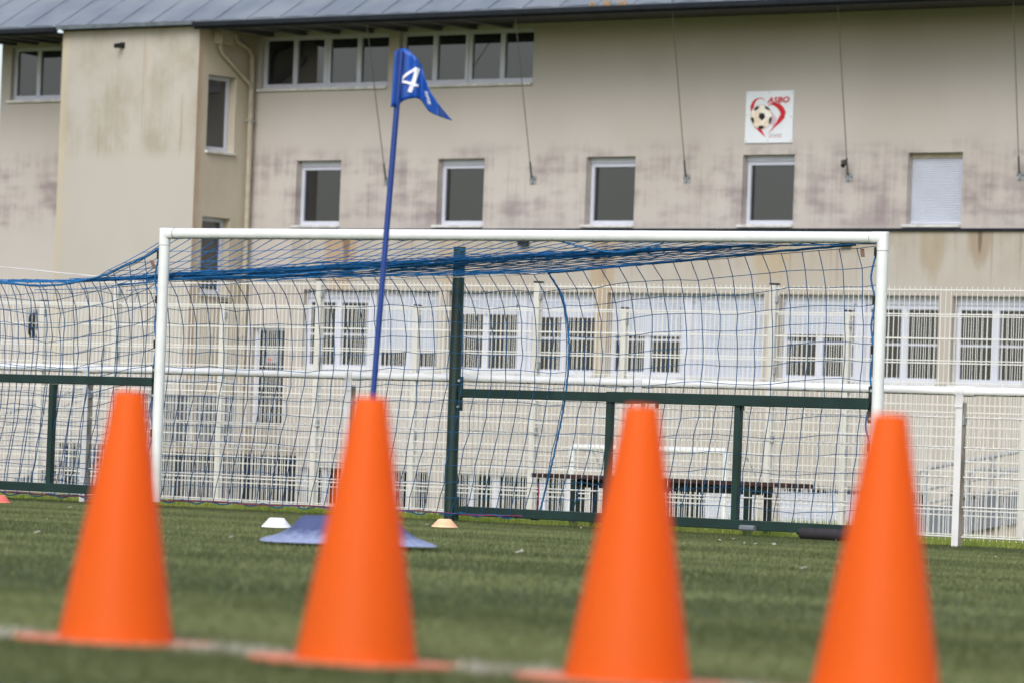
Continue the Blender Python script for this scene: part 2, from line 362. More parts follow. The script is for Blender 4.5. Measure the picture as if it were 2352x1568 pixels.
def window(x0, x1, z0, z1, q, panes, axis='x', parent=bld, fw=.07, sill=True, sillext=.06, mullion=.1, bar_z=None, head=0., proj=.07, depth=.2):
    """white frame set back in its opening, with one glass pane for each light"""
    e = empty('window', (x0, q, z0) if axis == 'x' else (q, x0, z0)); e.parent = parent; e.location = e.location - parent_origin(parent)
    P = (lambda a, b, d: (a, q+d, b)) if axis == 'x' else (lambda a, b, d: (q-d, a, b))
    def bx(mb, a, b, c0, d0, e0, e1):
        A, B = P(a, c0, e0), P(b, d0, e1)
        return mb.box(tuple(min(u, v) for u, v in zip(A, B)), tuple(max(u, v) for u, v in zip(A, B)))
    g = .004; mb = MB(); D0, D1 = depth-.03, depth+.05
    zt = z1-head
    bx(mb, x0+g, x0+fw, z0+g, zt-g, D0, D1); bx(mb, x1-fw, x1-g, z0+g, zt-g, D0, D1)
    bx(mb, x0+fw, x1-fw, z0+g, z0+fw*1.25, D0, D1); bx(mb, x0+fw, x1-fw, zt-fw, zt-g, D0, D1)
    edges = []; wtot = x1-x0-2*fw; pw = (wtot-(panes-1)*mullion)/panes
    for i in range(panes):
        a = x0+fw+i*(pw+mullion); edges.append((a, a+pw))
        if i: bx(mb, a-mullion, a, z0+fw*1.25, zt-fw, D0-.006, D1)
    mb.build('frame', M['pvc'], e, bevel=.006)
    for a, b in edges:
        mg = MB(); bx(mg, a-.01, b+.01, z0+fw*1.2, zt-fw+.01, depth+.012, depth+.03); mg.build('pane', M['glass'], e)
    if bar_z:
        mt = MB(); bx(mt, x0+fw, x1-fw, bar_z-.018, bar_z+.018, depth-.024, depth+.004); mt.build('pane_bar', M['pvc'], e)  # thin white bar across the panes
    if sill:
        ms = MB(); bx(ms, x0-sillext, x1+sillext*.2, z0-.05, z0+.003, -proj, depth-.032); ms.build('sill', M['sill'], e, bevel=.008)
    if head:
        mh = MB(); bx(mh, x0+g, x1-g, z1-head, z1-g, depth-.05, depth+.05); mh.build('shutter_box', M['pvc'], e)
    return e
slat_mesh = {}
def shutter(x0, x1, z0, z1, q, pitch=.052, parent=bld, depth=.13, box=True):
    e = empty('roller_shutter', (x0, q, z0)); e.parent = parent; e.location = e.location - parent_origin(parent)
    n = int(round((z1-z0)/pitch)); p = (z1-z0)/n; key = round(x1-x0, 3), round(p, 4)
    if key not in slat_mesh:
        mb = MB(); W_ = x1-x0; prof = [(0.012, .0015), (.003, p*.2), (0, p*.5), (.003, p*.8), (.012, p-.0015)]
        mb.add([(a, d, zz_) for d, zz_ in prof for a in (0, W_)], [(i*2, i*2+1, i*2+3, i*2+2) for i in range(4)])
        mb.add([(0, .012, .0015), (W_, .012, .0015), (W_, .02, p*.5), (0, .02, p*.5), (W_, .012, p-.0015), (0, .012, p-.0015)], [(0, 3, 2, 1), (3, 5, 4, 2)])
        me = bpy.data.meshes.new('slat'); me.from_pydata(mb.v, [], mb.f); me.update(); me.materials.append(M['shutter']); slat_mesh[key] = me
    for i in range(n):
        o = bpy.data.objects.new('slat', slat_mesh[key]); COL.objects.link(o); o.parent = e; o.location = (0, depth, i*p)
    mb = MB(); mb.box((x0, q+depth-.006, z0-.045), (x1, q+depth+.016, z0-.001)); mb.build('bottom_rail', M['pvc'], e)
    return e
BAY = 3.59
bx0 = [-56.055+BAY*i for i in range(9)]
row1 = [(b, b+1.15, 4.46, 5.76) for b in bx0]
rowA = [(-57.1, -53.8, 7.21, 8.28), (-53.54, -50.22, 7.21, 8.28)]
rowL = [(-64.02, -61.2, 7.11, 8.24)]
door = (-57.08, -56.2, .45, 2.45)
holed_wall('wall', M['wall'], BX0, BX1, ZB, 8.40, WQ, row1+rowA+rowL+[door], .3)
for i, hh in enumerate(row1):
    if i == 4:
        shutter(hh[0]+.005, hh[1]-.005, 4.53, 5.66, WQ, .041, depth=.15)
        MB().box((hh[0]+.005, WQ+.13, 5.665), (hh[1]-.005, WQ+.27, 5.757)).build('shutter_box', M['reveal'], bld)
        MB().box((hh[0]-.06, WQ-.07, 4.41), (hh[1]+.012, WQ+.29, 4.463)).build('sill', M['sill'], bld, bevel=.008)
    else: window(*hh, WQ, 1, fw=.075, head=.11)
for hh in rowA:
    mid = (hh[0]+hh[1])/2
    window(hh[0], mid, hh[2], hh[3], WQ, 2, fw=.085, mullion=.11, sillext=.05, depth=.13)
    window(mid+.002, hh[1], hh[2], hh[3], WQ, 2, fw=.085, mullion=.11, sillext=0, depth=.13)
window(rowL[0][0], -62.6, rowL[0][2], rowL[0][3], WQ, 2, fw=.085, depth=.13)
window(-62.598, rowL[0][1], rowL[0][2], rowL[0][3], WQ, 2, fw=.085, sillext=0, depth=.13)
# gable end wall and rear so that the block is closed
mb = MB(); mb.poly([(BX0, WQ+.35, ZB), (BX0, WQ+.35, 8.4), (BX0, WQ+10, 8.4), (BX0, WQ+10, ZB)]); mb.poly([(BX1, WQ+.35, ZB), (BX1, WQ+10, ZB), (BX1, WQ+10, 8.4), (BX1, WQ+.35, 8.4)])
mb.poly([(BX0, WQ+10, ZB), (BX0, WQ+10, 8.4), (BX1, WQ+10, 8.4), (BX1, WQ+10, ZB)]); mb.poly([(BX0, WQ+.34, ZB), (BX1, WQ+.34, ZB), (BX1, WQ+.34, 8.4), (BX0, WQ+.34, 8.4)])
mb.build('rear_wall', M['wall'], bld)
# tower
TX0, TX1 = -60.97, -57.27
TBW = [(-60.7+i*1.14, -60.7+i*1.14+1.04, -1.25, -.05) for i in range(3)]
holed_wall('tower_front', M['wall_tower'], TX0, TX1, ZB, 8.33, TQ, TBW, .2, thick=WQ-TQ, ends='lt')
for hh in TBW: window(*hh, TQ, 2, fw=.06, sill=False)
holed_wall('tower_side', M['wall_side'], TQ, WQ, ZB, 8.33, TX1+.004, [(65.41, 66.26, 5.88, 7.40), (65.38, 66.23, 3.02, 4.56)], .2, 'y', thick=.25, ends='')
window(65.41, 66.26, 5.88, 7.40, TX1+.004, 1, 'y', fw=.08, sillext=.03)
window(65.38, 66.23, 3.02, 4.56, TX1+.004, 1, 'y', fw=.08, sillext=.03)
MB().box((TX0-.02, TQ-.03, 8.335), (TX1+.03, WQ-.01, 8.375)).build('tower_coping', M['zinc_dark'], bld)
MB().tube([(-59.32, TQ, 8.0), (-59.32, TQ-.22, 7.97)], .05, 10).box((-59.38, TQ-.012, 7.94), (-59.26, TQ-.001, 8.06)).build('wall_lamp', M['black'], bld)
# roof of standing-seam zinc bays
EQ, EZ, RP = 64.88, 8.385, R_(30)
rf = empty('roof', (-50, EQ, EZ)); rf.parent = bld; rf.location = rf.location-parent_origin(bld)
ca, sa = math.cos(RP), math.sin(RP); PW = .845
def roof_panel_mesh(l0, l1, lift):
    mb = MB(); nx, ny = 4, 5
    vs = []; fs = []
    for j in range(ny+1):
        for i in range(nx+1):
            l = l0+(l1-l0)*j/ny; xx = PW*i/nx
            bulge = .012*math.sin(math.pi*i/nx) + random.uniform(-.006, .006)
            vs.append((xx, l*ca - bulge*sa, l*sa+bulge*ca+lift))
    for j in range(ny):
        for i in range(nx): fs.append((j*(nx+1)+i, j*(nx+1)+i+1, (j+1)*(nx+1)+i+1, (j+1)*(nx+1)+i))
    mb.add(vs, fs)
    for xx in (0,):
        mb.add([(xx-.012, l*ca-hh*sa, l*sa+hh*ca+lift) for l in (l0, l1) for hh in (0, .022)] + [(xx+.012, l*ca-hh*sa, l*sa+hh*ca+lift) for l in (l0, l1) for hh in (0, .022)],
               [(0, 2, 3, 1), (4, 5, 7, 6), (1, 3, 7, 5), (0, 1, 5, 4)])
    mb.poly([(0, l0*ca, l0*sa+lift), (PW, l0*ca, l0*sa+lift), (PW, l0*ca, l0*sa+lift-.03), (0, l0*ca, l0*sa+lift-.03)], True)
    me = bpy.data.meshes.new('roof_panel'); me.from_pydata(mb.v, [], mb.f); me.update(); me.materials.append(M['zinc']); return me
lo = [roof_panel_mesh(0, 1.25, .03) for _ in range(6)]; hi = [roof_panel_mesh(1.23, 5.9, .016) for _ in range(6)]
x = BX0-.9; i = 0
while x < BX1+.3:
    for ms in (lo, hi):
        o = bpy.data.objects.new('roof_panel', ms[(i*5+i//4) % 6]); COL.objects.link(o); o.parent = rf; o.location = (x+50, 0, 0)
    x += PW+.004; i += 1
mb = MB(); mb.poly([(BX0-.9, EQ+.02, EZ+.0), (BX1+.3, EQ+.02, EZ+.0), (BX1+.3, EQ+5.9*ca, EZ+5.9*sa-.03), (BX0-.9, EQ+5.9*ca, EZ+5.9*sa-.03)])
mb.poly([(BX0-.9, EQ+5.9*ca, EZ+5.9*sa-.03), (BX1+.3, EQ+5.9*ca, EZ+5.9*sa-.03), (BX1+.3, WQ+10.5, EZ), (BX0-.9, WQ+10.5, EZ)])
mb.build('roof_deck', M['zinc'], bld)
def eave(x0, x1):
    MB().box((x0, EQ-.015, EZ-.135), (x1, EQ+.03, EZ+.012)).build('fascia', M['zinc_dark'], bld)
    MB().box((x0, EQ-.10, EZ-.10), (x1, EQ-.017, EZ+.004)).build('gutter', M['zinc_dark'], bld, bevel=.02)
    MB().poly([(x0, EQ+.03, EZ-.125), (x1, EQ+.03, EZ-.125), (x1, WQ-.002, 8.352), (x0, WQ-.002, 8.352)], True).build('soffit', M['soffit'], bld)
MB().box((TX0+.024, EQ-.03, EZ-.045), (TX1+.048, EQ+.03, EZ+.034)).build('drip_edge', M['zinc_edge'], bld)
eave(BX0-.9, TX0+.02); eave(TX1+.05, BX1+.3)
for xr in [-64+i*.62 for i in range(5)] + [-56.9+i*.86 for i in range(8)]:
    MB().box((xr, EQ+.1, 8.27), (xr+.13, WQ-.01, 8.345)).build('rafter_end', M['rafter'], bld)
CT = .80
# tie cables from the eave to plates on the wall
for i, xb in enumerate([-53.71, -50.12, -46.525, -42.935, -39.34, -35.75]):
    e = empty('tie_cable', (xb, WQ, 5.33)); e.parent = bld; e.location = e.location-parent_origin(bld)
    MB().tube([(xb, WQ-.06, 5.36), (xb+CT, EQ+.10, EZ-.12)], .0085, 6).build('cable', M['cable'], e)
    MB().box((xb-.08, WQ-.014, 5.25), (xb+.08, WQ-.002, 5.41)).box((xb-.012, WQ-.07, 5.27), (xb+.012, WQ-.014, 5.40)).build('wall_plate', M['steel'], e)
    MB().tube([(xb, WQ-.06, 5.36), lerp((xb, WQ-.06, 5.36), (xb+CT, EQ+.1, EZ-.12), .1)], .02, 6).build('turnbuckle', M['cable'], e)
    for sx in (-.055, .055):
        MB().box((xb+sx-.012, WQ-.024, 5.32), (xb+sx+.012, WQ-.012, 5.344)).build('bolt', M['black'], e)
MB().tube([(-42.95, WQ-.2, 5.62), (-42.93, WQ-.21, 5.56), (-42.97, WQ-.18, 5.52)], .045, 6).build('snagged_rag', M['black'], bld)
# downpipes in the corner between tower and main wall
pipe_x = TX1+.08
hb = MB().box((TX1+.01, 65.50, 8.02), (TX1+.24, 65.86, 8.30)).build('hopper', M['pipe'], bld, bevel=.01)
MB().tube([(TX1+.12, 65.60, 8.03), (TX1+.12, 65.61, 7.93), (TX1+.12, 65.68, 7.84), (TX1+.12, 66.55, 7.30), (TX1+.12, 66.62, 7.2)], .04, 10).build('hopper_pipe', M['pipe'], bld, smooth=True)
MB().tube([(TX1+.1, 66.05, 8.26), (TX1+.1, 66.08, 8.14), (TX1+.1, 66.5, 8.0), (TX1+.1, 66.62, 7.86), (TX1+.1, 66.63, 5), (TX1+.1, 66.63, ZB+.1)], .055, 10).build('downpipe', M['pipe'], bld, smooth=True)
for zc in (6.55, 4.35, 2.2): MB().box((TX1+.006, 66.56, zc), (TX1+.17, 66.70, zc+.03)).build('pipe_clip', M['steel'], bld)
# lower storey, standing 0.3 m proud under a dark flashing
LX0 = -55.86
gw = [(a_, b_, 1.60, 3.17) for a_, b_ in ((-55.52, -52.10), (-51.88, -48.33), (-48.05, -44.50), (-44.17, -40.76), (-40.48, -37.03), (-36.75, -33.3), (-33.0, -29.55), (-29.25, -25.8))]
bw = [(a+.05, b-.05, -1.32, -.29) for a, b, _, _ in gw]
holed_wall('lower_wall', M['wall_low'], LX0, BX1-.01, ZB, 4.33, XQ, gw+bw, .26, thick=WQ-XQ)
MB().box((LX0-.05, XQ-.05, 4.325), (BX1, WQ-.004, 4.375)).build('flashing', M['zinc_dark'], bld)
shut = {0: (None, 2.05), 1: (2.78, 2.74), 2: (2.42, 1.66), 3: (2.5, None), 4: (None, None), 5: (2.6, None), 6: (None, 2.2), 7: (None, None)}
for i, hh in enumerate(gw):
    mid = (hh[0]+hh[1])/2; MB().box((mid-.09, XQ+.12, hh[2]), (mid+.09, XQ+.255, hh[3]-.004)).build('mullion_post', M['pvc'], bld)
    for side, (a, b) in enumerate(((hh[0], mid-.092), (mid+.092, hh[1]))):
        window(a, b, hh[2], hh[3], XQ, 2, fw=.085, mullion=.14, bar_z=2.30, head=.16, sillext=.04 if side == 0 else 0, proj=.05)
        z_ = shut[i][side]
        if z_: shutter(a+.09, b-.09, z_, 3.02, XQ, .052, depth=.135)
for i, hh in enumerate(bw):
    a, b = hh[0], hh[1]; wv = (b-a)/3
    for j in range(3):
        x0, x1 = a+j*wv, a+(j+1)*wv
        window(x0+.002, x1-.002, hh[2], hh[3], XQ, 2 if j != 1 else 1, fw=.075, mullion=.10, sill=False)
        if (i*3+j) in (1, 8, 9, 10, 16): shutter(x0+.06, x1-.06, -1.2, -.42, XQ, .06, depth=.13)
# service box and a small vent under the flashing
for xb in (-50.15, -42.85): MB().box((xb, XQ-.1, 4.05), (xb+.22, XQ-.002, 4.16)).build('vent_cowl', M['black'], bld)
# entrance door with its notice, and the landing in front of it
e = empty('door', (door[0], WQ, door[2])); e.parent = bld; e.location = e.location-parent_origin(bld)
mb = MB(); a, b, c0, d0 = door
mb.box((a+.003, WQ+.14, c0), (a+.08, WQ+.24, d0-.003)).box((b-.08, WQ+.14, c0), (b-.003, WQ+.24, d0-.003)).box((a+.08, WQ+.14, d0-.09), (b-.08, WQ+.24, d0-.003)); mb.build('frame', M['pvc'], e)
MB().box((a+.08, WQ+.17, c0), (b-.08, WQ+.2, d0-.09)).build('leaf', M['glass'], e)
MB().box((a+.30, WQ+.158, 1.72), (a+.56, WQ+.168, 2.0)).build('notice', M['steel'], e)
MB().box((a+.34, WQ+.152, 1.76), (a+.44, WQ+.157, 1.81)).build('notice_stamp', M['sign_red'], e)
ld = empty('landing', (-56, 64.2, ZB)); ld.parent = bld; ld.location = ld.location-parent_origin(bld)
MB().box((-57.2, 63.0, -.12), (-54.0, 64.9, .02)).box((-57.2, 64.9, .02), (-55.95, WQ-.36, .44)).build('slab', M['concrete'], ld)
MB().box((-57.1, 63.2, ZB), (-54.1, 64.8, -.121)).build('base_cladding', M['stair_dark'], ld)
for xa, xb_ in ((-57.2, -56.22), (-56.18, -55.14), (-55.10, -54.02)):
    MB().box((xa+.04, 62.84, .06), (xb_-.04, 62.88, .98)).build('guard_panel', M['stair_grey'], ld)
for xa, xb_ in ((-57.1, -56.1), (-56.06, -55.1), (-55.06, -54.12)):
    MB().box((xa, 63.16, -1.40), (xb_, 63.19, -.16)).build('base_panel', M['stair_dark'], ld)
for xp in (-57.2, -56.2, -55.12, -54.0): MB().tube([(xp, 62.8, -.1), (xp, 62.8, 1.25)], .028, 8).build('guard_post', M['steel'], ld)
MB().tube([(-54.0, 62.8, 1.25), (-57.2, 62.8, 1.25), (-61.6, 62.8, .05)], .028, 8).build('handrail', M['steel'], ld)
MB().tube([(-57.2, 62.8, 1.02), (-61.6, 62.8, -.18)], .022, 8).build('handrail', M['steel'], ld)
for j in range(9): MB().box((-57.22-(j+1)*.44, 63.0, -.10-j*.14), (-57.24-j*.44, 64.5, -.06-j*.14)).build('step', M['stair_grey'], ld)
for j in range(4): MB().tube([(-58.2-j*1.1, 62.8, .98-j*.3), (-58.2-j*1.1, 62.8, -.5-j*.22)], .022, 8).build('guard_post', M['steel'], ld)
MB().beam((-57.2, 62.9, -.12), (-61.3, 62.9, -1.42), .05, .2).build('stringer', M['stair_grey'], ld)

# dry weeds in the gutter
for i, (xw, s) in enumerate([(-47.1, 1.0), (-46.75, .55), (-47.45, .4)]):
    mb = MB()
    for j in range(14):
        a = random.uniform(-.5, .5); h = random.uniform(.12, .24)*s; xx = xw+random.uniform(-.07, .07)
        mb.poly([(xx-.008, EQ-.03, EZ), (xx+.008, EQ-.03, EZ), (xx+a*.1+.004, EQ-.03+random.uniform(-.05, .05), EZ+h)])
        mb.poly([(xx+a*.1-.014, EQ-.03, EZ+h*.8), (xx+a*.1+.014, EQ-.035, EZ+h*.85), (xx+a*.12, EQ-.03, EZ+h*1.15)])
    lab = ['tallest dry yellow weed tuft growing in the roof gutter', 'middle sized dry weed tuft in the gutter beside the tallest one', 'smallest dry weed tuft at the end of the gutter clump'][i]
    tag(mb.build('weed_tuft', M['weed'], origin=(xw, EQ-.03, EZ)), lab, 'weed', 'weeds in the roof gutter')

# ------------------------------------------------------------------ club sign
SGX0, SGX1, SGZ0, SGZ1 = -45.24, -44.19, 5.975, 6.935
sg = empty('club_sign', (-44.7, WQ, SGZ0), 'white square club sign with red heart, football and ASBO lettering', 'sign')
MB().box((SGX0, WQ-.03, SGZ0), (SGX1, WQ-.004, SGZ1)).build('panel', M['sign_white'], sg)
def sp(x, y):  # sign artwork coordinates measured on a skewed quad: corners
    v = (y-205)/(1400-205); l = 270+(222-270)*v; r = 1337+(1297-1337)*v; top = 210-22*((x-l)/(r-l)); bot = 1412-20*((x-l)/(r-l))
    return SGX0+(SGX1-SGX0)*(x-l)/(r-l), SGZ1-(SGZ1-SGZ0)*(y-top)/(bot-top)
def art(name, pts, mat, lift, smooth_=False):
    mb = MB(); P = [sp(*p) for p in pts]; q = WQ-.03-lift
    mb.poly([(a, q, b) for a, b in P]); o = mb.build(name, mat, sg); return o
def strip(name, A, B, mat, lift):
    """ribbon between two edge polylines with equal point counts"""
    mb = MB(); q = WQ-.03-lift; a = [sp(*p) for p in A]; b = [sp(*p) for p in B]
    for i in range(len(a)-1): mb.poly([(a[i][0], q, a[i][1]), (a[i+1][0], q, a[i+1][1]), (b[i+1][0], q, b[i+1][1]), (b[i][0], q, b[i][1])])
    return mb.build(name, mat, sg)
strip('heart_stroke', [(375, 715), (355, 560), (420, 430), (500, 370), (600, 352), (660, 385), (722, 472)], [(430, 640), (440, 560), (470, 460), (530, 390), (600, 375), (655, 400), (722, 475)], M['sign_red'], .003)
strip('heart_stroke', [(745, 550), (800, 490), (900, 478), (1020, 492), (1110, 580), (1160, 690), (1125, 830), (1050, 920), (900, 1050), (722, 1218)],
      [(750, 548), (820, 522), (880, 535), (960, 590), (1020, 670), (1040, 740), (985, 850), (930, 950), (850, 1065), (722, 1220)], M['sign_red'], .003)
strip('heart_stroke', [(365, 850), (400, 970), (470, 1060), (560, 1150), (705, 1278)], [(368, 845), (410, 960), (500, 1060), (610, 1090), (705, 1276)], M['sign_red'], .003)
strip('motion_streak', [(850, 690), (960, 850), (900, 1020)], [(800, 960), (860, 1010), (830, 1190)], M['sign_pink'], .002)
strip('motion_streak', [(680, 1085), (740, 1140)], [(660, 1080), (735, 1150)], M['sign_pink'], .0025)
el = lambda cx, cy, rx, ry, n=40: [(cx+rx*math.cos(2*math.pi*i/n), cy+ry*math.sin(2*math.pi*i/n)) for i in range(n)]
art('ball_outline', el(606, 800, 252, 286), M['sign_grey'], .005)
art('ball', el(606, 800, 244, 278), M['sign_ball'], .007)
for pl in ([(570, 715), (675, 715), (698, 815), (622, 890), (545, 815)], [(440, 660), (445, 615), (500, 560), (568, 550), (525, 640)], [(680, 570), (700, 552), (770, 590), (806, 650), (720, 625)],
           [(402, 790), (448, 860), (440, 960), (410, 945), (368, 850)], [(822, 785), (846, 830), (820, 945), (780, 965), (780, 860)], [(530, 1020), (612, 1000), (690, 1030), (640, 1076), (545, 1076)]):
    art('ball_patch', pl, M['sign_black'], .009)
def text(name, s, mat, x, y, hpx, wpx, shear, lift, offset=0.):
    cu = bpy.data.curves.new(name, 'FONT'); cu.body = s; cu.size = 1; cu.shear = shear; cu.offset = offset; cu.resolution_u = 3
    ob = bpy.data.objects.new(name, cu); COL.objects.link(ob); bpy.context.view_layer.update()
    me = bpy.data.meshes.new_from_object(ob.evaluated_get(bpy.context.evaluated_depsgraph_get()))
    bpy.data.objects.remove(ob); bpy.data.curves.remove(cu)
    co = np.array([v.co[:] for v in me.vertices]); mn, mxx = co.min(0), co.max(0)
    org = parent_origin(sg)
    for v in me.vertices:
        a, b = sp(x+(v.co.x-mn[0])/(mxx[0]-mn[0])*wpx, y-(v.co.y-mn[1])/(mxx[1]-mn[1])*hpx - 18*(v.co.x-mn[0])/(mxx[0]-mn[0]))
        v.co = Vector((a, WQ-.03-lift, b))-org
    me.materials.append(mat); o = bpy.data.objects.new(name, me); COL.objects.link(o); o.parent = sg; return o
text('lettering', 'ASBO', M['sign_red'], 742, 486, 140, 505, .25, .012, .026)
text('motto', 'COEUR DE FOOT', M['sign_grey'], 770, 1242, 36, 305, .2, .003, .004)
text('motto', 'FOOT DE COEUR', M['sign_red'], 768, 1290, 36, 300, .2, .003, .0)
for p in ((305, 245), (795, 238), (1298, 232), (280, 765), (1278, 798), (258, 1368), (752, 1352), (1262, 1350)):
    a, b = sp(*p); MB().box((a-.008, WQ-.036, b-.008), (a+.008, WQ-.028, b+.008)).build('screw', M['sign_grey'], sg)

# ------------------------------------------------------------------ fences
def mesh_fence(name, q, posts, ztop, rows, label, zg, mat=M['fence'], capmat=M['black']):
    e = empty(name, ((posts[0]+posts[-1])/2, q, zg), label, 'fence')
    for xp in posts:
        mb = MB(); mb.box((xp-.03, q-.03, zg-.05), (xp+.03, q+.03, ztop)); mb.build('post', M['fence_post'], e, bevel=.004)
        MB().box((xp-.034, q-.034, ztop+.001), (xp+.034, q+.034, ztop+.014)).build('post_cap', capmat, e)
        for zc in (ztop-.12, ztop-.72, ztop-1.3):
            MB().box((xp+.031, q-.036, zc-.028), (xp+.055, q-.012, zc+.028)).build('clamp', M['steel'], e)
    for a, b in zip(posts[:-1], posts[1:]):
        mb = MB(); r = .0032; n = int((b-a-.08)/.05)
        for i in range(n+1):
            xx = a+.045+i*(b-a-.09)/n; dz = .028
            mb.add([(xx+r*c_, q-.006+r*s_, z_) for z_ in (zg+.03, rows[0]+dz) for c_, s_ in ((1, 0), (0, 1), (-1, 0), (0, -1))], [(0, 1, 5, 4), (1, 2, 6, 5), (2, 3, 7, 6), (3, 0, 4, 7), (4, 5, 6, 7)])
        for zr in rows:
            for dz in ((0,) if not isinstance(zr, tuple) else (0, -.05)):
                z_ = zr if not isinstance(zr, tuple) else zr[0]
                mb.beam((a+.03, q-.013, z_+dz), (b-.03, q-.013, z_+dz), .008, .010)
        tag(mb.build('wire_panel', mat, e), None, None, None, 'stuff')
    return e
p1 = [-22.97+2.495*i for i in range(-4, 5)]
mesh_fence('mesh_fence', 30.75, p1, 1.68, [1.65-.2*i for i in range(11)], 'taller cream welded mesh fence with capped posts just behind the touchline rail', -.42)
p2 = [-24.384+2.545*i for i in range(-5, 5)]
f2 = mesh_fence('mesh_fence', 34.05, p2, 1.592, [1.56-.2*i for i in range(11)], 'farther cream mesh fence standing a step lower behind the first mesh fence', -.5)
# gate lock and plate on the far fence
px = -32.02
MB().box((px-.20, 34.0, 1.28), (px-.05, 34.02, 1.50)).build('lock_plate', M['steel'], f2)
for dx in (-.10, -.045):
    MB().tube([(px+dx, 33.99, 1.20), (px+dx, 33.95, 1.26), (px+dx, 33.95, 1.40), (px+dx, 33.99, 1.46)], .02, 8).build('lock_handle', M['black'], f2)

# ------------------------------------------------------------------ touchline rail
RQ, RZ = 25.5, .727
posts = [-15.42-2.68*i for i in range(-1, 5)]
rl = empty('pitch_rail', (-19.4, RQ, gz(RQ)), 'white tubular touchline rail with mesh infill and short posts', 'barrier')
for a, b in zip(posts[:-1], posts[1:]):
    MB().tube([(a, RQ, RZ), (lerp((a,), (b,), .5)[0], RQ, RZ+.003), (b, RQ, RZ)], .030, 16).build('rail_tube', M['rail_white'], rl, smooth=True)
    mb = MB(); r = .0030; n = int(abs(b-a)/.05); rows = [.548, .345, .142, -.06, -.263]
    for i in range(1, n):
        xx = a+(b-a)*i/n
        mb.add([(xx+r*c_, RQ+.012+r*s_, z_) for z_ in (-.285, .566) for c_, s_ in ((1, 0), (0, 1), (-1, 0), (0, -1))], [(0, 1, 5, 4), (1, 2, 6, 5), (2, 3, 7, 6), (3, 0, 4, 7), (4, 5, 6, 7)])
    for zr in rows: mb.tube([(a-.03, RQ+.004, zr), (b+.03, RQ+.004, zr)], .0055, 6)
    tag(mb.build('wire_panel', M['wire_grey'], rl), None, None, None, 'stuff')
for xp in posts:
    MB().tube([(xp-.055, RQ, RZ), (xp+.10, RQ, RZ)], .036, 16).build('rail_sleeve', M['rail_white'], rl, smooth=True)
    zb = gz(RQ)-.03
    MB().box((xp-.026, RQ-.034, zb), (xp+.026, RQ-.028, RZ-.07)).box((xp-.026, RQ-.028, zb), (xp-.02, RQ+.03, RZ-.07)).box((xp+.012, RQ-.028, zb), (xp+.018, RQ+.03, RZ-.07)).build('post', M['post_white'], rl)
    MB().box((xp+.0185, RQ-.022, zb), (xp+.023, RQ+.029, RZ-.08)).build('post_shade_strip', M['rust_shade'], rl)  # solid strip; its dark colour stands in for shade inside the post profile
    prof = [(RQ-.045*math.cos(t), RZ-.004+.045*math.sin(t)) for t in [R_(v) for v in (-40, -20, 0, 20, 40)]]
    mb = MB(); pts = [(RQ-.042, RZ-.11)]+prof
    mb.add([(x_, q_, z_) for q_, z_ in pts for x_ in (xp-.03, xp+.03)]+[(x_, q_+.006, z_) for q_, z_ in pts for x_ in (xp-.03, xp+.03)],
           [(i*2, i*2+1, i*2+3, i*2+2) for i in range(len(pts)-1)] + [(12+i*2, 12+i*2+2, 12+i*2+3, 12+i*2+1) for i in range(len(pts)-1)] + [(i*2, i*2+2, 12+i*2+2, 12+i*2) for i in range(len(pts)-1)] + [(i*2+1, 12+i*2+1, 12+i*2+3, i*2+3) for i in range(len(pts)-1)])
    mb.build('saddle', M['post_white'], rl, smooth=True)
    MB().box((xp+.022, RQ-.02, .50), (xp+.034, RQ+.02, .56)).build('wire_clip', M['steel'], rl)

# ------------------------------------------------------------------ football goal folded against the rail
R = np.array([-15.736, 24.93]); G = np.array([-19.56, 25.2]); L = np.array([-21.61, 24.26]); L2 = L+(G-R); ARM = G-R
goal = empty('football_goal', (R[0], R[1], gz(R[1])), 'white football goal with blue net swung sideways on dark green folding arms', 'goal')
pt = lambda p, z: (float(p[0]), float(p[1]), z)
GT = 1.735
dLR = (R-L)/np.linalg.norm(R-L)
MB().tube([pt(L+dLR*.09, GT-.012), pt(R-dLR*.09, GT)], .040, 20).build('crossbar', M['goal_white'], goal, smooth=True)
for P_, s in ((L, 1), (R, -1)):
    zt = GT-.012 if s == 1 else GT
    MB().tube([pt(P_, -.27), pt(P_, zt-.09)], .040, 20).build('goal_post', M['goal_white'], goal, smooth=True)
    j = MB(); n = 20; o = 0; rad = .0415
    d = np.array([dLR[0]*s, dLR[1]*s]); nrm = np.array([-d[1], d[0]]); rings = []
    for cc, dirn in ((pt(P_+d*.088, zt), 'h'), (pt(P_, zt), 'm'), (pt(P_, zt-.088), 'v')):
        ring = []
        for i in range(n):
            a = 2*math.pi*i/n; A, B = rad*math.cos(a), rad*math.sin(a)   # A across (nrm), B in-plane
            if dirn == 'h': p = (cc[0]+nrm[0]*A, cc[1]+nrm[1]*A, cc[2]+B)
            elif dirn == 'v': p = (cc[0]+nrm[0]*A-d[0]*B, cc[1]+nrm[1]*A-d[1]*B, cc[2])
            else: p = (cc[0]+nrm[0]*A-d[0]*B, cc[1]+nrm[1]*A-d[1]*B, cc[2]+B)
            ring.append(p)
        rings.append(ring)
    for r_ in rings: j.v += r_
    for k_ in range(2):
        for i in range(n): j.f.append((k_*n+i, k_*n+(i+1) % n, (k_+1)*n+(i+1) % n, (k_+1)*n+i))
    j.build('corner_joint', M['goal_white'], goal, smooth=True)
    for cc, ax in ((pt(P_+d*.0892, zt), (pt(P_+d*.0876, zt))), (pt(P_, zt-.0892), pt(P_, zt-.0876))):
        MB().tube([cc, ax], .0422, 20).build('joint_seam', M['rubber'], goal)
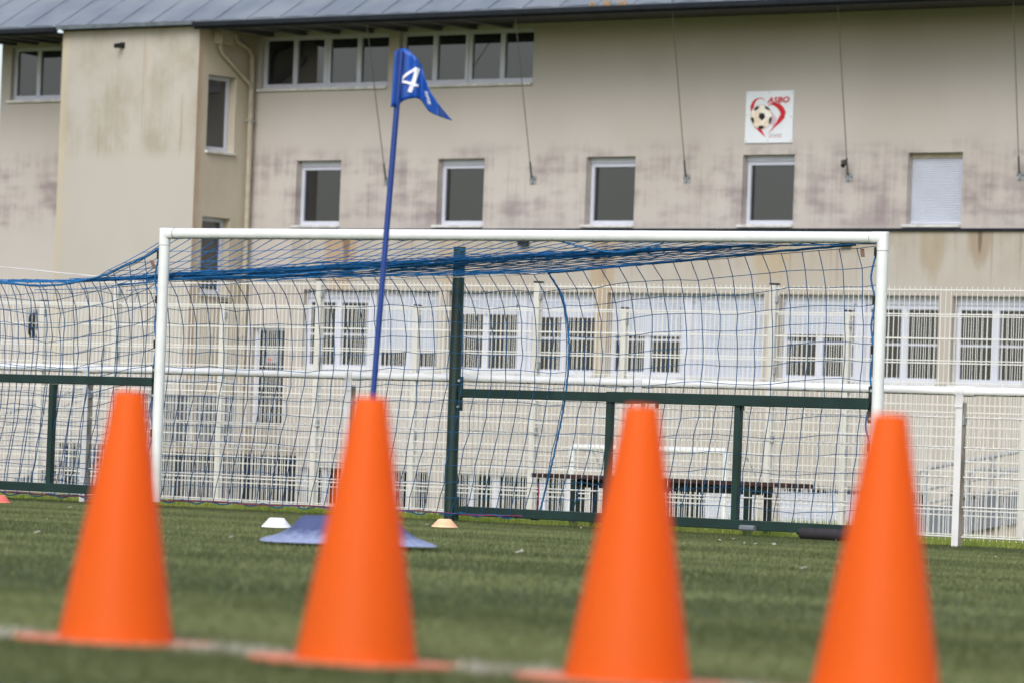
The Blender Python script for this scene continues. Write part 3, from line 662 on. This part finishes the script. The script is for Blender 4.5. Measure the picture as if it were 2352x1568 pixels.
def arm(A, D, zu, zl, struts, sleeve, endflange):
    e = empty('folding_arm', pt(A, zl)); e.parent = goal; e.location = e.location-parent_origin(goal)
    at = lambda s, z: pt(A+D*s, z)
    MB().beam(at(.014, zu), at(.984, zu), .06, .066).build('upper_beam', M['green'], e, bevel=.005)
    if sleeve: MB().beam(at(.0155, zu), at(.615, zu), .076, .078).build('beam_sleeve', M['green'], e, bevel=.005)
    MB().beam(at(.014, zl), at(.984, zl), .06, .068).build('lower_beam', M['green'], e, bevel=.005)
    for s in struts: MB().beam(at(s, zl+.03), at(s, zu-.035), .045, .045).build('strut', M['green'], e)
    for s in (.0125, .986):
        MB().beam(at(s, zu-.13), at(s, zu+.12), .05, .014).build('hinge_plate', M['green'], e)
        MB().beam(at(s, zl-.10), at(s, zl+.10), .05, .014).build('hinge_plate', M['green'], e)
        for dz in (-.1, .09):
            p = at(s, zu+dz); MB().tube([p, (p[0]+.012, p[1]-.034, p[2])], .010, 6).build('hinge_bolt', M['steel'], e)
    for s in (.50, .30): 
        p = at(s, zu-.04); MB().tube([p, (p[0], p[1], p[2]-.03)], .012, 6).build('lock_pin', M['green'], e)
    return e
arm(R, ARM, .615, -.243, (.611, .309), True, True)
arm(L, ARM, .62, -.203, (.30, .62), False, True)
for P_, zt, zb in ((G, 1.672, gz(25.2)-.03), (L2, 1.672, gz(L2[1])-.03)):
    MB().tube([pt(P_, zb), pt(P_, zt)], .0445, 16).build('anchor_post', M['green'], goal, smooth=True)
    MB().tube([pt(P_, zt), pt(P_, zt+.008)], .047, 16).build('post_cap', M['green'], goal)
    MB().tube([(P_[0]+.05, P_[1]-.02, zt-.08), (P_[0]+.075, P_[1]-.03, zt-.06), (P_[0]+.08, P_[1]-.03, zt-.09)], .006, 6).build('net_hook', M['steel'], goal)
p0, p1_ = R+ARM*.156, R+ARM*.05
rz_ = gz(p0[1])+.052
MB().tube([pt(p0, rz_), pt(p1_, rz_)], .046, 18).build('roller', M['rubber'], goal, smooth=True)
MB().tube([pt(R+ARM*.166, rz_), pt(R+ARM*.04, rz_)], .016, 10).beam(pt(R+ARM*.148, rz_+.02), pt(R+ARM*.148, -.26), .02, .03).build('roller_axle', M['black'], goal)
# net
BR = R+ARM*.775; BL = L+ARM*.775
NR = .0032
def net_from(grid, name, r=NR, jit=.0065, mat=None):
    """grid[i][j] knots -> strands both ways as thin twine"""
    g = np.array(grid, float); ni, nj = g.shape[:2]; g = g+rng.normal(0, jit, g.shape)*np.array([1, .5, .55])
    mb = MB()
    for i in range(ni): mb.tube([g[i, j] for j in range(nj)], r, 4, False)
    for j in range(nj): mb.tube([g[i, j] for i in range(ni)], r, 4, False)
    for i in range(ni):
        for j in range(nj):
            c = g[i, j]; s = .0062
            mb.add([c+(s, 0, 0), c-(s, 0, 0), c+(0, s, 0), c-(0, s, 0), c+(0, 0, s), c-(0, 0, s)], [(0, 2, 4), (2, 1, 4), (1, 3, 4), (3, 0, 4), (2, 0, 5), (1, 2, 5), (3, 1, 5), (0, 3, 5)])
    return tag(mb.build(name, mat or M['net'], goal), None, None, None, 'stuff')
zb_top = lambda s: 1.372+.12*max(0, s)**1.6           # back edge, s from BL (0) to BR (1)
fold_z = lambda s: 1.368+.325*s
pull = lambda b: .225*math.sin(math.pi*min(1, b)**.66)
ARMU = ARM/np.linalg.norm(ARM)
def grid_panel(A, B, ni, nj, ztopA, ztopB, zbot, shiftA, shiftB, ztop=None, belly=.0):
    out = []
    for i in range(ni+1):
        a = i/ni; row = []
        zt = ztop(a) if ztop else ztopA+(ztopB-ztopA)*a
        for j in range(nj+1):
            b = j/nj; sh = (shiftA+(shiftB-shiftA)*a)*pull(b)
            P_ = A+(B-A)*a - ARMU*sh
            z = zt+(zbot-zt)*(b + .007*math.sin(a*15+b*5)) if 0 < j < nj else (zt if j == 0 else zbot)
            row.append((P_[0], P_[1]-belly*math.sin(math.pi*b), z))
        out.append(row)
    return out
net_from(grid_panel(R-ARMU*-.045, BR, 18, 15, 1.68, 1.493, -.25, .25, 1.0), 'net_side')
zl_ = lambda a: float(np.interp(a, (0, .03, .21, .345, .45, .62, 1), (1.64, 1.58, 1.406, 1.334, 1.32, 1.345, 1.375)))
net_from(grid_panel(L+ARMU*.045, BL, 18, 15, 0, 0, -.21, .2, .8, zl_), 'net_side')
net_from(grid_panel(BR, BL, 48, 15, 0, 0, -.262, 1.0, .9, lambda a: zb_top(1-a)-.01*math.sin(a*70), .03), 'net_back', jit=.006)
T = [0, .28, .52, .72, .86, .93, .965, .985, 1.0, 1.012, 1.03, 1.05, 1.08, 1.12, 1.17, 1.24, 1.33, 1.44, 1.56, 1.7, 1.85, 2.0]
g = []
for i in range(49):
    s = i/48; fr = L+(R-L)*s; bk = BL+(BR-BL)*s; fo = fr+(bk-fr)*.28; row = []
    fz, bz = min(fold_z(s), GT-.05), zb_top(s)
    for t in T:
        if t <= 1:
            p = fr+(fo-fr)*t; z = (GT-.045)+(fz-(GT-.045))*t-.02*math.sin(math.pi*t)*(1-s)
        else:
            p = fo+(bk-fo)*(t-1); z = fz+(bz-fz)*(t-1)**.8 - .015*math.sin(math.pi*(t-1))
        row.append((p[0], p[1], z))
    g.append(row)
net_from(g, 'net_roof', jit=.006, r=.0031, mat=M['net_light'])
mb = MB()                                          # slack netting gathered along the fold
for k_ in range(32):
    s0, s1 = random.uniform(-.0, .45), random.uniform(.45, 1.0); ph = random.uniform(0, 9); dz = random.gauss(-.03, .034); pts = []
    for s in np.linspace(s0, s1, 26):
        fr = L+(R-L)*s; bk = BL+(BR-BL)*s; f_ = .30+.04*math.sin(ph+s*9)+k_*.006
        p = fr+(bk-fr)*f_; w_ = (1.15-s)
        pts.append((p[0], p[1], min(GT-.05, fold_z(s)+dz*w_+.010*math.sin(s*26+ph)*w_)))
    mb.tube(pts, .0036, 4, False)
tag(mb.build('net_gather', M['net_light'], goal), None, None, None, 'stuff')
def rope(name, pts, r, mat, n=6, sub=6, wob=.004):
    P_ = [Vector(p) for p in pts]; out = []
    for i in range(len(P_)-1):
        for k_ in range(sub):
            t = k_/sub; p_ = P_[max(0, i-1)]; a = P_[i]; b = P_[i+1]; c_ = P_[min(len(P_)-1, i+2)]
            q = .5*((2*a)+(-p_+b)*t+(2*p_-5*a+4*b-c_)*t*t+(-p_+3*a-3*b+c_)*t**3)
            out.append(q+Vector((random.uniform(-wob, wob), random.uniform(-wob, wob), random.uniform(-wob, wob))))
    out.append(P_[-1]); return MB().tube(out, r, n).build(name, mat, goal)
def twisted(name, pts, r, mat, mat2):
    return rope(name, pts, r, mat, 7, 7, .003)
twisted('edge_rope', [pt(BR-ARMU*pull(b/12), 1.493+(-.25-1.493)*b/12) for b in range(13)], .007, M['rope'], None)
twisted('edge_rope', [pt(R+ARM*(.06+.715*a/6), 1.69-.197*(a/6)) for a in range(7)], .009, M['rope'], None)
twisted('edge_rope', [pt(L+(BL-L)*a, zl_(a)+.006) for a in (0.01, .06, .13, .21, .3, .4, .5, .62, .8, 1)], .008, M['rope'], None)
rope('bottom_cord', [pt(BL+(BR-BL)*s, -.262+.006*math.sin(s*40)) for s in np.linspace(0, 1, 30)], .0055, M['cord_red'], 5, 2, .002)
rope('bottom_rope', [pt(BL+(BR-BL)*s, -.268+.014*math.sin(s*150)) for s in np.linspace(0, 1, 90)], .005, M['net'], 5, 2, .003)
rope('bottom_rope', [pt(BR+(R-BR)*s, -.252-.004*math.sin(s*20)-(.012*s)) for s in np.linspace(0, .97, 40)], .006, M['rope'], 5, 2, .002)
rope('tie_cord', [pt(L2, 1.60), pt(L+ARM*.42, 1.46), pt(BL+(BR-BL)*.4, 1.405), pt(BL+(BR-BL)*.7, 1.415), pt(BR, 1.487)], .0042, M['cord_white'], 5, 8, .001)
rope('tie_cord', [(G[0]+.05, G[1]-.03, 1.60), pt(BL+(BR-BL)*.86, 1.545), pt(BL+(BR-BL)*.72, 1.50)], .004, M['cord_white'], 5, 8, .001)
pk = BL+(BR-BL)*.385
rope('cord_end', [pt(pk, 1.40), (pk[0]+.02, pk[1]-.03, 1.32), (pk[0]-.06, pk[1]-.03, 1.24)], .004, M['cord_white'], 5, 5)
rope('cord_end', [pt(pk+np.array([.05, 0]), 1.40), (pk[0]+.05, pk[1]-.03, 1.30), (pk[0]+.03, pk[1]-.03, 1.22)], .004, M['cord_white'], 5, 5)
rope('slack_cord', [pt(L+(R-L)*s, GT-.04-.075*math.sin(math.pi*(s-.575)/.145)) for s in np.linspace(.575, .72, 8)], .006, M['rope'], 6, 4)
rope('red_strap', [pt(BR-np.array([.02, .02]), -.25), pt(BR-np.array([-.01, .03]), -.15), pt(BR-np.array([.0, .03]), -.02)], .006, M['cord_red'], 5, 5)
# edge of the net lashed to the posts with clips
for P_, sg_, zt in ((R, 1, 1.64), (L, 1, 1.56)):
    zs = [zt-.33*i for i in range(6)]; pts = []
    for i, z in enumerate(zs):
        pts.append(pt(P_+ARMU*.05, z))
        if i < 5: pts += [pt(P_+ARMU*random.uniform(.06, .10), z-.17)]
    rope('lacing_rope', pts, .0065, M['rope'], 6, 5, .002)
    for z in zs[:-1]:
        p = P_+ARMU*.045; MB().box((p[0]-.014, p[1]-.02, z-.03), (p[0]+.014, p[1]+.01, z+.03)).build('net_clip', M['black'], goal)
for P_, z, dx in ((R+ARM*.045, 1.66, .02), (L+ARM*.035, 1.52, .05)):
    MB().beam(pt(P_, z), (P_[0]+dx, P_[1]-.02, z-.055), .028, .004).build('tape_tag', M['tape'], goal)
for s in (.27, .57):
    p = R+ARM*s; MB().tube([(p[0]-.06, p[1]-.05, -.262), (p[0]+.06, p[1]-.05, -.262)], .022, 8).build('net_cleat', M['grey_panel'], goal)

# ------------------------------------------------------------------ bench behind the rail
bq = 26.35; bz = .028; gb = gz(bq)
bench = empty('bench', (-18.3, bq, gb), 'long brown plank bench on dark green legs behind the goal net', 'bench')
MB().box((-19.57, bq-.17, bz-.014), (-17.26, bq-.01, bz+.018)).build('seat_plank', M['wood'], bench, bevel=.006)
MB().box((-19.57, bq+.01, bz-.014), (-17.26, bq+.17, bz+.018)).build('seat_plank', M['wood'], bench, bevel=.006)
for xl in (-19.18, -17.62):
    for dq in (-.14, .12): MB().box((xl-.022, bq+dq-.022, gb-.03), (xl+.022, bq+dq+.022, bz-.06)).build('leg', M['green'], bench)
    MB().box((xl-.025, bq-.165, bz-.06), (xl+.025, bq+.165, bz-.015)).build('leg_bracket', M['green'], bench)
MB().box((-19.2, bq-.03, bz-.075), (-17.6, bq+.03, bz-.0155)).build('stretcher', M['green'], bench)

# ------------------------------------------------------------------ small goal and ramp beyond the fences
mg = empty('mini_goal', (-31.8, 45, gz(45)), 'small white tubular goal beyond the two mesh fences', 'goal')
MB().tube([(-32.98, 45, .25), (-30.6, 45, .27)], .04, 12).build('crossbar', M['goal_white'], mg, smooth=True)
for xp in (-32.98, -30.6):
    MB().tube([(xp, 45, .255), (xp, 45, gz(45)-.02)], .04, 12).build('goal_post', M['goal_white'], mg, smooth=True)
    MB().tube([(xp, 45, .24), (xp+.05, 45.4, .2), (xp+.02, 45.8, -.2), (xp, 46, gz(46))], .018, 8).build('side_stay', M['goal_white'], mg, smooth=True)
    MB().tube([(xp, 45.04, gz(45)+.02), (xp, 46, gz(46)+.02)], .03, 8).build('ground_bar', M['goal_white'], mg)
MB().tube([(-32.98, 46, gz(46)+.02), (-30.6, 46, gz(46)+.02)], .03, 8).build('ground_bar', M['goal_white'], mg)
rp = empty('access_ramp', (-29, 50, gz(50)), 'concrete access ramp with galvanised handrails and grey side panels near the building', 'ramp')
g50 = gz(50)
mb = MB(); mb.add([(-30.25, 49.6, g50), (-25, 49.6, g50), (-25, 49.6, -.1), (-30.25, 49.6, -.66), (-30.25, 51.2, g50), (-25, 51.2, g50), (-25, 51.2, -.1), (-30.25, 51.2, -.66)],
                  [(0, 1, 2, 3), (4, 7, 6, 5), (3, 2, 6, 7), (0, 3, 7, 4), (1, 5, 6, 2)]); mb.build('ramp_slab', M['concrete'], rp)
for j in range(3):
    x0 = -30.66+j*1.42; zt = -.42+j*.27
    mb = MB(); mb.add([(x0, 50.5+d_, zz_) for d_ in (0, .03) for zz_ in ()], [])
    mb.add([(x0, 49.52, zt-.42), (x0+1.36, 49.52, zt-.16), (x0+1.36, 49.52, zt+.26), (x0, 49.52, zt), (x0, 49.56, zt-.42), (x0+1.36, 49.56, zt-.16), (x0+1.36, 49.56, zt+.26), (x0, 49.56, zt)],
           [(0, 1, 2, 3), (4, 7, 6, 5), (3, 2, 6, 7), (0, 4, 5, 1), (0, 3, 7, 4), (1, 5, 6, 2)]); mb.build('side_panel', M['grey_panel'], rp)
MB().tube([(-30.80, 49.9, g50), (-30.82, 49.9, .03), (-30.78, 49.9, .10), (-30.70, 49.9, .135), (-29.3, 49.9, .40), (-25, 49.9, 1.2)], .028, 8).build('handrail', M['steel'], rp, smooth=True)
MB().tube([(-30.68, 49.9, -.14), (-29.3, 49.9, .13), (-25, 49.9, .93)], .018, 8).build('handrail', M['steel'], rp, smooth=True)
MB().tube([(-30.68, 49.9, -.33), (-29.3, 49.9, -.06), (-25, 49.9, .74)], .016, 8).build('handrail', M['steel'], rp, smooth=True)
for xp, zt in ((-30.69, .13), (-29.67, .33), (-28.3, .59), (-26.9, .84)): MB().tube([(xp, 49.9, g50), (xp, 49.9, zt)], .027, 8).build('rail_post', M['steel'], rp)
MB().tube([(-29.42, 48.9, g50), (-29.43, 48.9, .05), (-29.38, 48.9, .13), (-29.28, 48.9, .16), (-27, 48.9, .16), (-26.95, 48.9, g50)], .028, 8).build('handrail', M['steel'], rp, smooth=True)

# ------------------------------------------------------------------ cones
def make_cone():
    e = empty('training_cone', (0, 0, 0))
    prof = [(.0800, .004), (.0845, .004), (.0830, .012), (.0228, .366), (.0212, .371), (.018, .3725), (.0150, .3715), (.0140, .366)]
    mb = MB(); mb.lathe(prof, 40)
    mb.build('cone_body', M['cone'], e, smooth=True)
    mb = MB(); n = 40; out = []
    for j in range(n):   # square plate with clipped corners and a hole under the cone
        a = 2*math.pi*j/n; s = .138/max(abs(math.cos(a)), abs(math.sin(a))); s = min(s, .15); out.append((s*math.cos(a), s*math.sin(a)))
    inn = [(.0775*math.cos(2*math.pi*j/n), .0775*math.sin(2*math.pi*j/n)) for j in range(n)]
    for z in (0.0015, .0055): mb.v += [(a, b, z) for a, b in out]+[(a, b, z) for a, b in inn]
    for j in range(n):
        k_ = (j+1) % n; mb.f += [(2*n+j, 2*n+k_, 3*n+k_, 3*n+j), (j, n+j, n+k_, k_), (j, k_, 2*n+k_, 2*n+j), (n+j, 3*n+j, 3*n+k_, n+k_)]
    mb.build('base_plate', M['plate'], e)
    return e
proto = make_cone()
spots = [((-4.408, 4.872), 0.02, 'orange training cone in front of the left goal post'),
         ((-3.884, 4.80), -.05, 'orange training cone standing in front of the blue flag pole'),
         ((-3.441, 4.84), .03, 'orange training cone in front of the bench and green arm frame'),
         ((-3.080, 4.899), -.02, 'orange training cone in front of the right goal post, cut by the lower edge')]
for i, ((x, y), rz, lab) in enumerate(spots):
    o = proto if i == 0 else copy_tree(proto)
    x, y = x*.969, y*.969; o.location = (x, y, gz(y)+.004); o.rotation_euler = (-R_(1.0), R_(.6), rz); o.scale = (1, 1, .985)
    tag(o, lab, 'cone', 'orange cones set out along the white line')
# low disc markers
def disc(loc, s, mat, label, tilt):
    mb = MB(); prof = [(.082, 0), (.080, .004), (.040, .048), (.036, .050), (.033, .048), (.076, .003), (.079, 0)]
    mb.lathe([(r*s, z*s) for r, z in prof], 28); mb.f += [(6*28+j, 6*28+(j+1) % 28, (j+1) % 28, j) for j in range(28)]
    for _ in (0,):
        mb.tube([(.06*s*math.cos(a), .06*s*math.sin(a), .0285*s) for a in [2*math.pi*i/24 for i in range(25)]], .0012*s, 4, False)
        mb.tube([(.07*s*math.cos(a), .07*s*math.sin(a), .0175*s) for a in [2*math.pi*i/24 for i in range(25)]], .0012*s, 4, False)
    o = mb.build('disc_marker', mat, smooth=True); o.location = loc; o.rotation_euler = tilt; tag(o, label, 'marker', 'low disc markers on the turf')
disc((-13.72, 16.30, gz(16.3)+.02), .92, M['disc_white'], 'low white disc marker beside the blue flag foot', (0, 0, 0))
disc((-15.56, 20.0, gz(20)+.02), .95, M['disc_peach'], 'low peach coloured disc marker near the green goal anchor post', (0, 0, 0))
disc((-20.02, 20.93, gz(20.93)+.02), 1., M['disc_pink'], 'low pink disc marker at the far side, cut by the picture edge', (0, 0, 0))

# ------------------------------------------------------------------ numbered flag
FZ = 17.0                                        # metres from the lens to the flag foot
def px(x, y, Z):
    dx, dy = x-1176, y-784; h = dx*math.cos(ROLL)+dy*math.sin(ROLL); v = dx*math.sin(ROLL)-dy*math.cos(ROLL)
    d = r0*h + f0*(1e4*math.cos(PITCH)-v*math.sin(PITCH)) + zz*(1e4*math.sin(PITCH)+v*math.cos(PITCH)); return d*(Z/1e4)+Vector((0, 0, .252))
foot = px(800, 1240, FZ); foot.z = gz(foot.y)
fl = empty('numbered_flag', foot, 'blue pennant flag numbered 4 on a tall blue pole with a moulded foot', 'flag')
pole_b = px(831, 1206, FZ); pole_t = px(922, 118, FZ)
MB().tube([pole_b-Vector((0, 0, .05)), pole_t], .0115, 14).build('pole', M['pole'], fl, smooth=True)
# moulded foot: flared square skirt, flat top
mb = MB(); n = 44; rot = math.atan2(r0.y, r0.x)+R_(4)
prof = [(.345, .004), (.33, .012), (.27, .030), (.225, .058), (.195, .092), (.175, .104), (.10, .108), (0.02, .109)]
for r_, z in prof:
    for jx in range(n):
        a = 2*math.pi*jx/n; p_ = 5.; s = (abs(math.cos(a))**p_+abs(math.sin(a))**p_)**(-1/p_)
        X, Y = r_*s*math.cos(a), r_*s*math.sin(a)*.8
        mb.v.append((foot.x+X*math.cos(rot)-Y*math.sin(rot), foot.y+X*math.sin(rot)+Y*math.cos(rot), foot.z+.014+z))
for i in range(len(prof)-1):
    for jx in range(n): mb.f.append((i*n+jx, i*n+(jx+1) % n, (i+1)*n+(jx+1) % n, (i+1)*n+jx))
mb.f.append(tuple((len(prof)-1)*n+jx for jx in range(n)))
mb.build('foot', M['base'], fl, smooth=True)
fc = lambda x, y: ((x/4.356+1540)/1.7415, (y/4.356+170)/1.7415)
def fdepth(x): return FZ - .012 + .030*math.sin((x-200)/985*2*math.pi*1.05) + .020*math.sin((x-200)/985*2*math.pi*2.3+.6)*min(1, max(0, (x-200)/300)) + .006*math.sin((x-200)/985*2*math.pi*5.1)*min(1, max(0, (x-200)/300))
def fp(x, y, lift=0.): return px(*fc(x, y), fdepth(x)-lift)
def resample(P_, n):
    P_ = np.array(P_, float); d = np.r_[0, np.cumsum(np.hypot(*np.diff(P_, axis=0).T))]; t = np.linspace(0, d[-1], n); return np.stack([np.interp(t, d, P_[:, 0]), np.interp(t, d, P_[:, 1])], 1)
NU = 40
U = resample([(178, 165), (190, 142), (250, 118), (340, 104), (385, 116), (470, 190), (580, 300), (640, 400), (690, 600), (740, 740), (800, 880), (900, 1030), (1020, 1190), (1168, 1362)], NU)
D = resample([(105, 1130), (215, 1130), (245, 1105), (270, 1060), (310, 1025), (400, 990), (530, 973), (600, 988), (640, 1020), (700, 1120), (760, 1200), (850, 1255), (1020, 1320), (1168, 1366)], NU)
mb = MB(); NV = 10
for i in range(NU):
    for jv in range(NV+1):
        q = U[i]+(D[i]-U[i])*jv/NV; mb.v.append(tuple(fp(*q)))
for i in range(NU-1):
    for jv in range(NV): mb.f.append((i*(NV+1)+jv, i*(NV+1)+jv+1, (i+1)*(NV+1)+jv+1, (i+1)*(NV+1)+jv))
pen = mb.build('pennant', M['flag'], fl, smooth=True)
so_ = pen.modifiers.new('cloth', 'SOLIDIFY'); so_.thickness = .0015; so_.offset = 0
slv = []
MB().tube([lerp(px(*fc(160, 1130), FZ), px(*fc(225, 150), FZ), t) for t in np.linspace(0, 1, 8)], .0135, 12).build('sleeve', M['flag_dark'], fl, smooth=True)
def stroke(name, A, B, parent, n=8, lift=.004):
    a = resample(A, n); b = resample(B, n); mb = MB(); m_ = 4
    for i in range(n):
        for k_ in range(m_+1): mb.v.append(tuple(fp(*(a[i]+(b[i]-a[i])*k_/m_), lift)))
    for i in range(n-1):
        for k_ in range(m_): mb.f.append((i*(m_+1)+k_, i*(m_+1)+k_+1, (i+1)*(m_+1)+k_+1, (i+1)*(m_+1)+k_))
    return mb.build(name, M['print'], parent)
stroke('numeral', [(545, 432), (500, 560), (440, 730), (393, 860)], [(612, 470), (570, 590), (510, 760), (463, 880)], fl)
stroke('numeral', [(545, 430), (420, 500), (310, 585), (272, 640), (264, 712)], [(540, 492), (430, 552), (345, 615), (318, 650), (312, 690)], fl, 8, .0052)
stroke('numeral', [(268, 668), (330, 662), (430, 690), (592, 735)], [(264, 714), (330, 708), (420, 735), (575, 782)], fl, 8, .0064)
random.seed(3)
for i in range(11):
    x0 = 690+random.uniform(-8, 10)+i*5; y0 = 860+i*21; stroke('small_print', [(x0, y0), (x0+30, y0-8), (x0+random.uniform(45, 70), y0+14)], [(x0, y0+9), (x0+30, y0+2), (x0+60, y0+24)], fl, 4, .004)
# small pale litter flecks on the turf
mb = MB(); P_ = wedge(40, 12, 30, .3)
for X, Y in P_:
    if Y > 25.5: continue
    z = gz(Y)+.016; a = random.uniform(0, 3.1); l = random.uniform(.005, .014)
    pts = [(X+math.cos(a)*l*t, Y+math.sin(a)*l*t, z+.003*math.sin(3*t)+.003) for t in (-1, -.4, .3, 1)]
    mb.tube(pts, random.uniform(.001, .002), 4)
tag(mb.build('loose_fibres', M['cord_white']), 'scattered pale loose fibres and litter flecks on the turf', None, None, 'stuff')
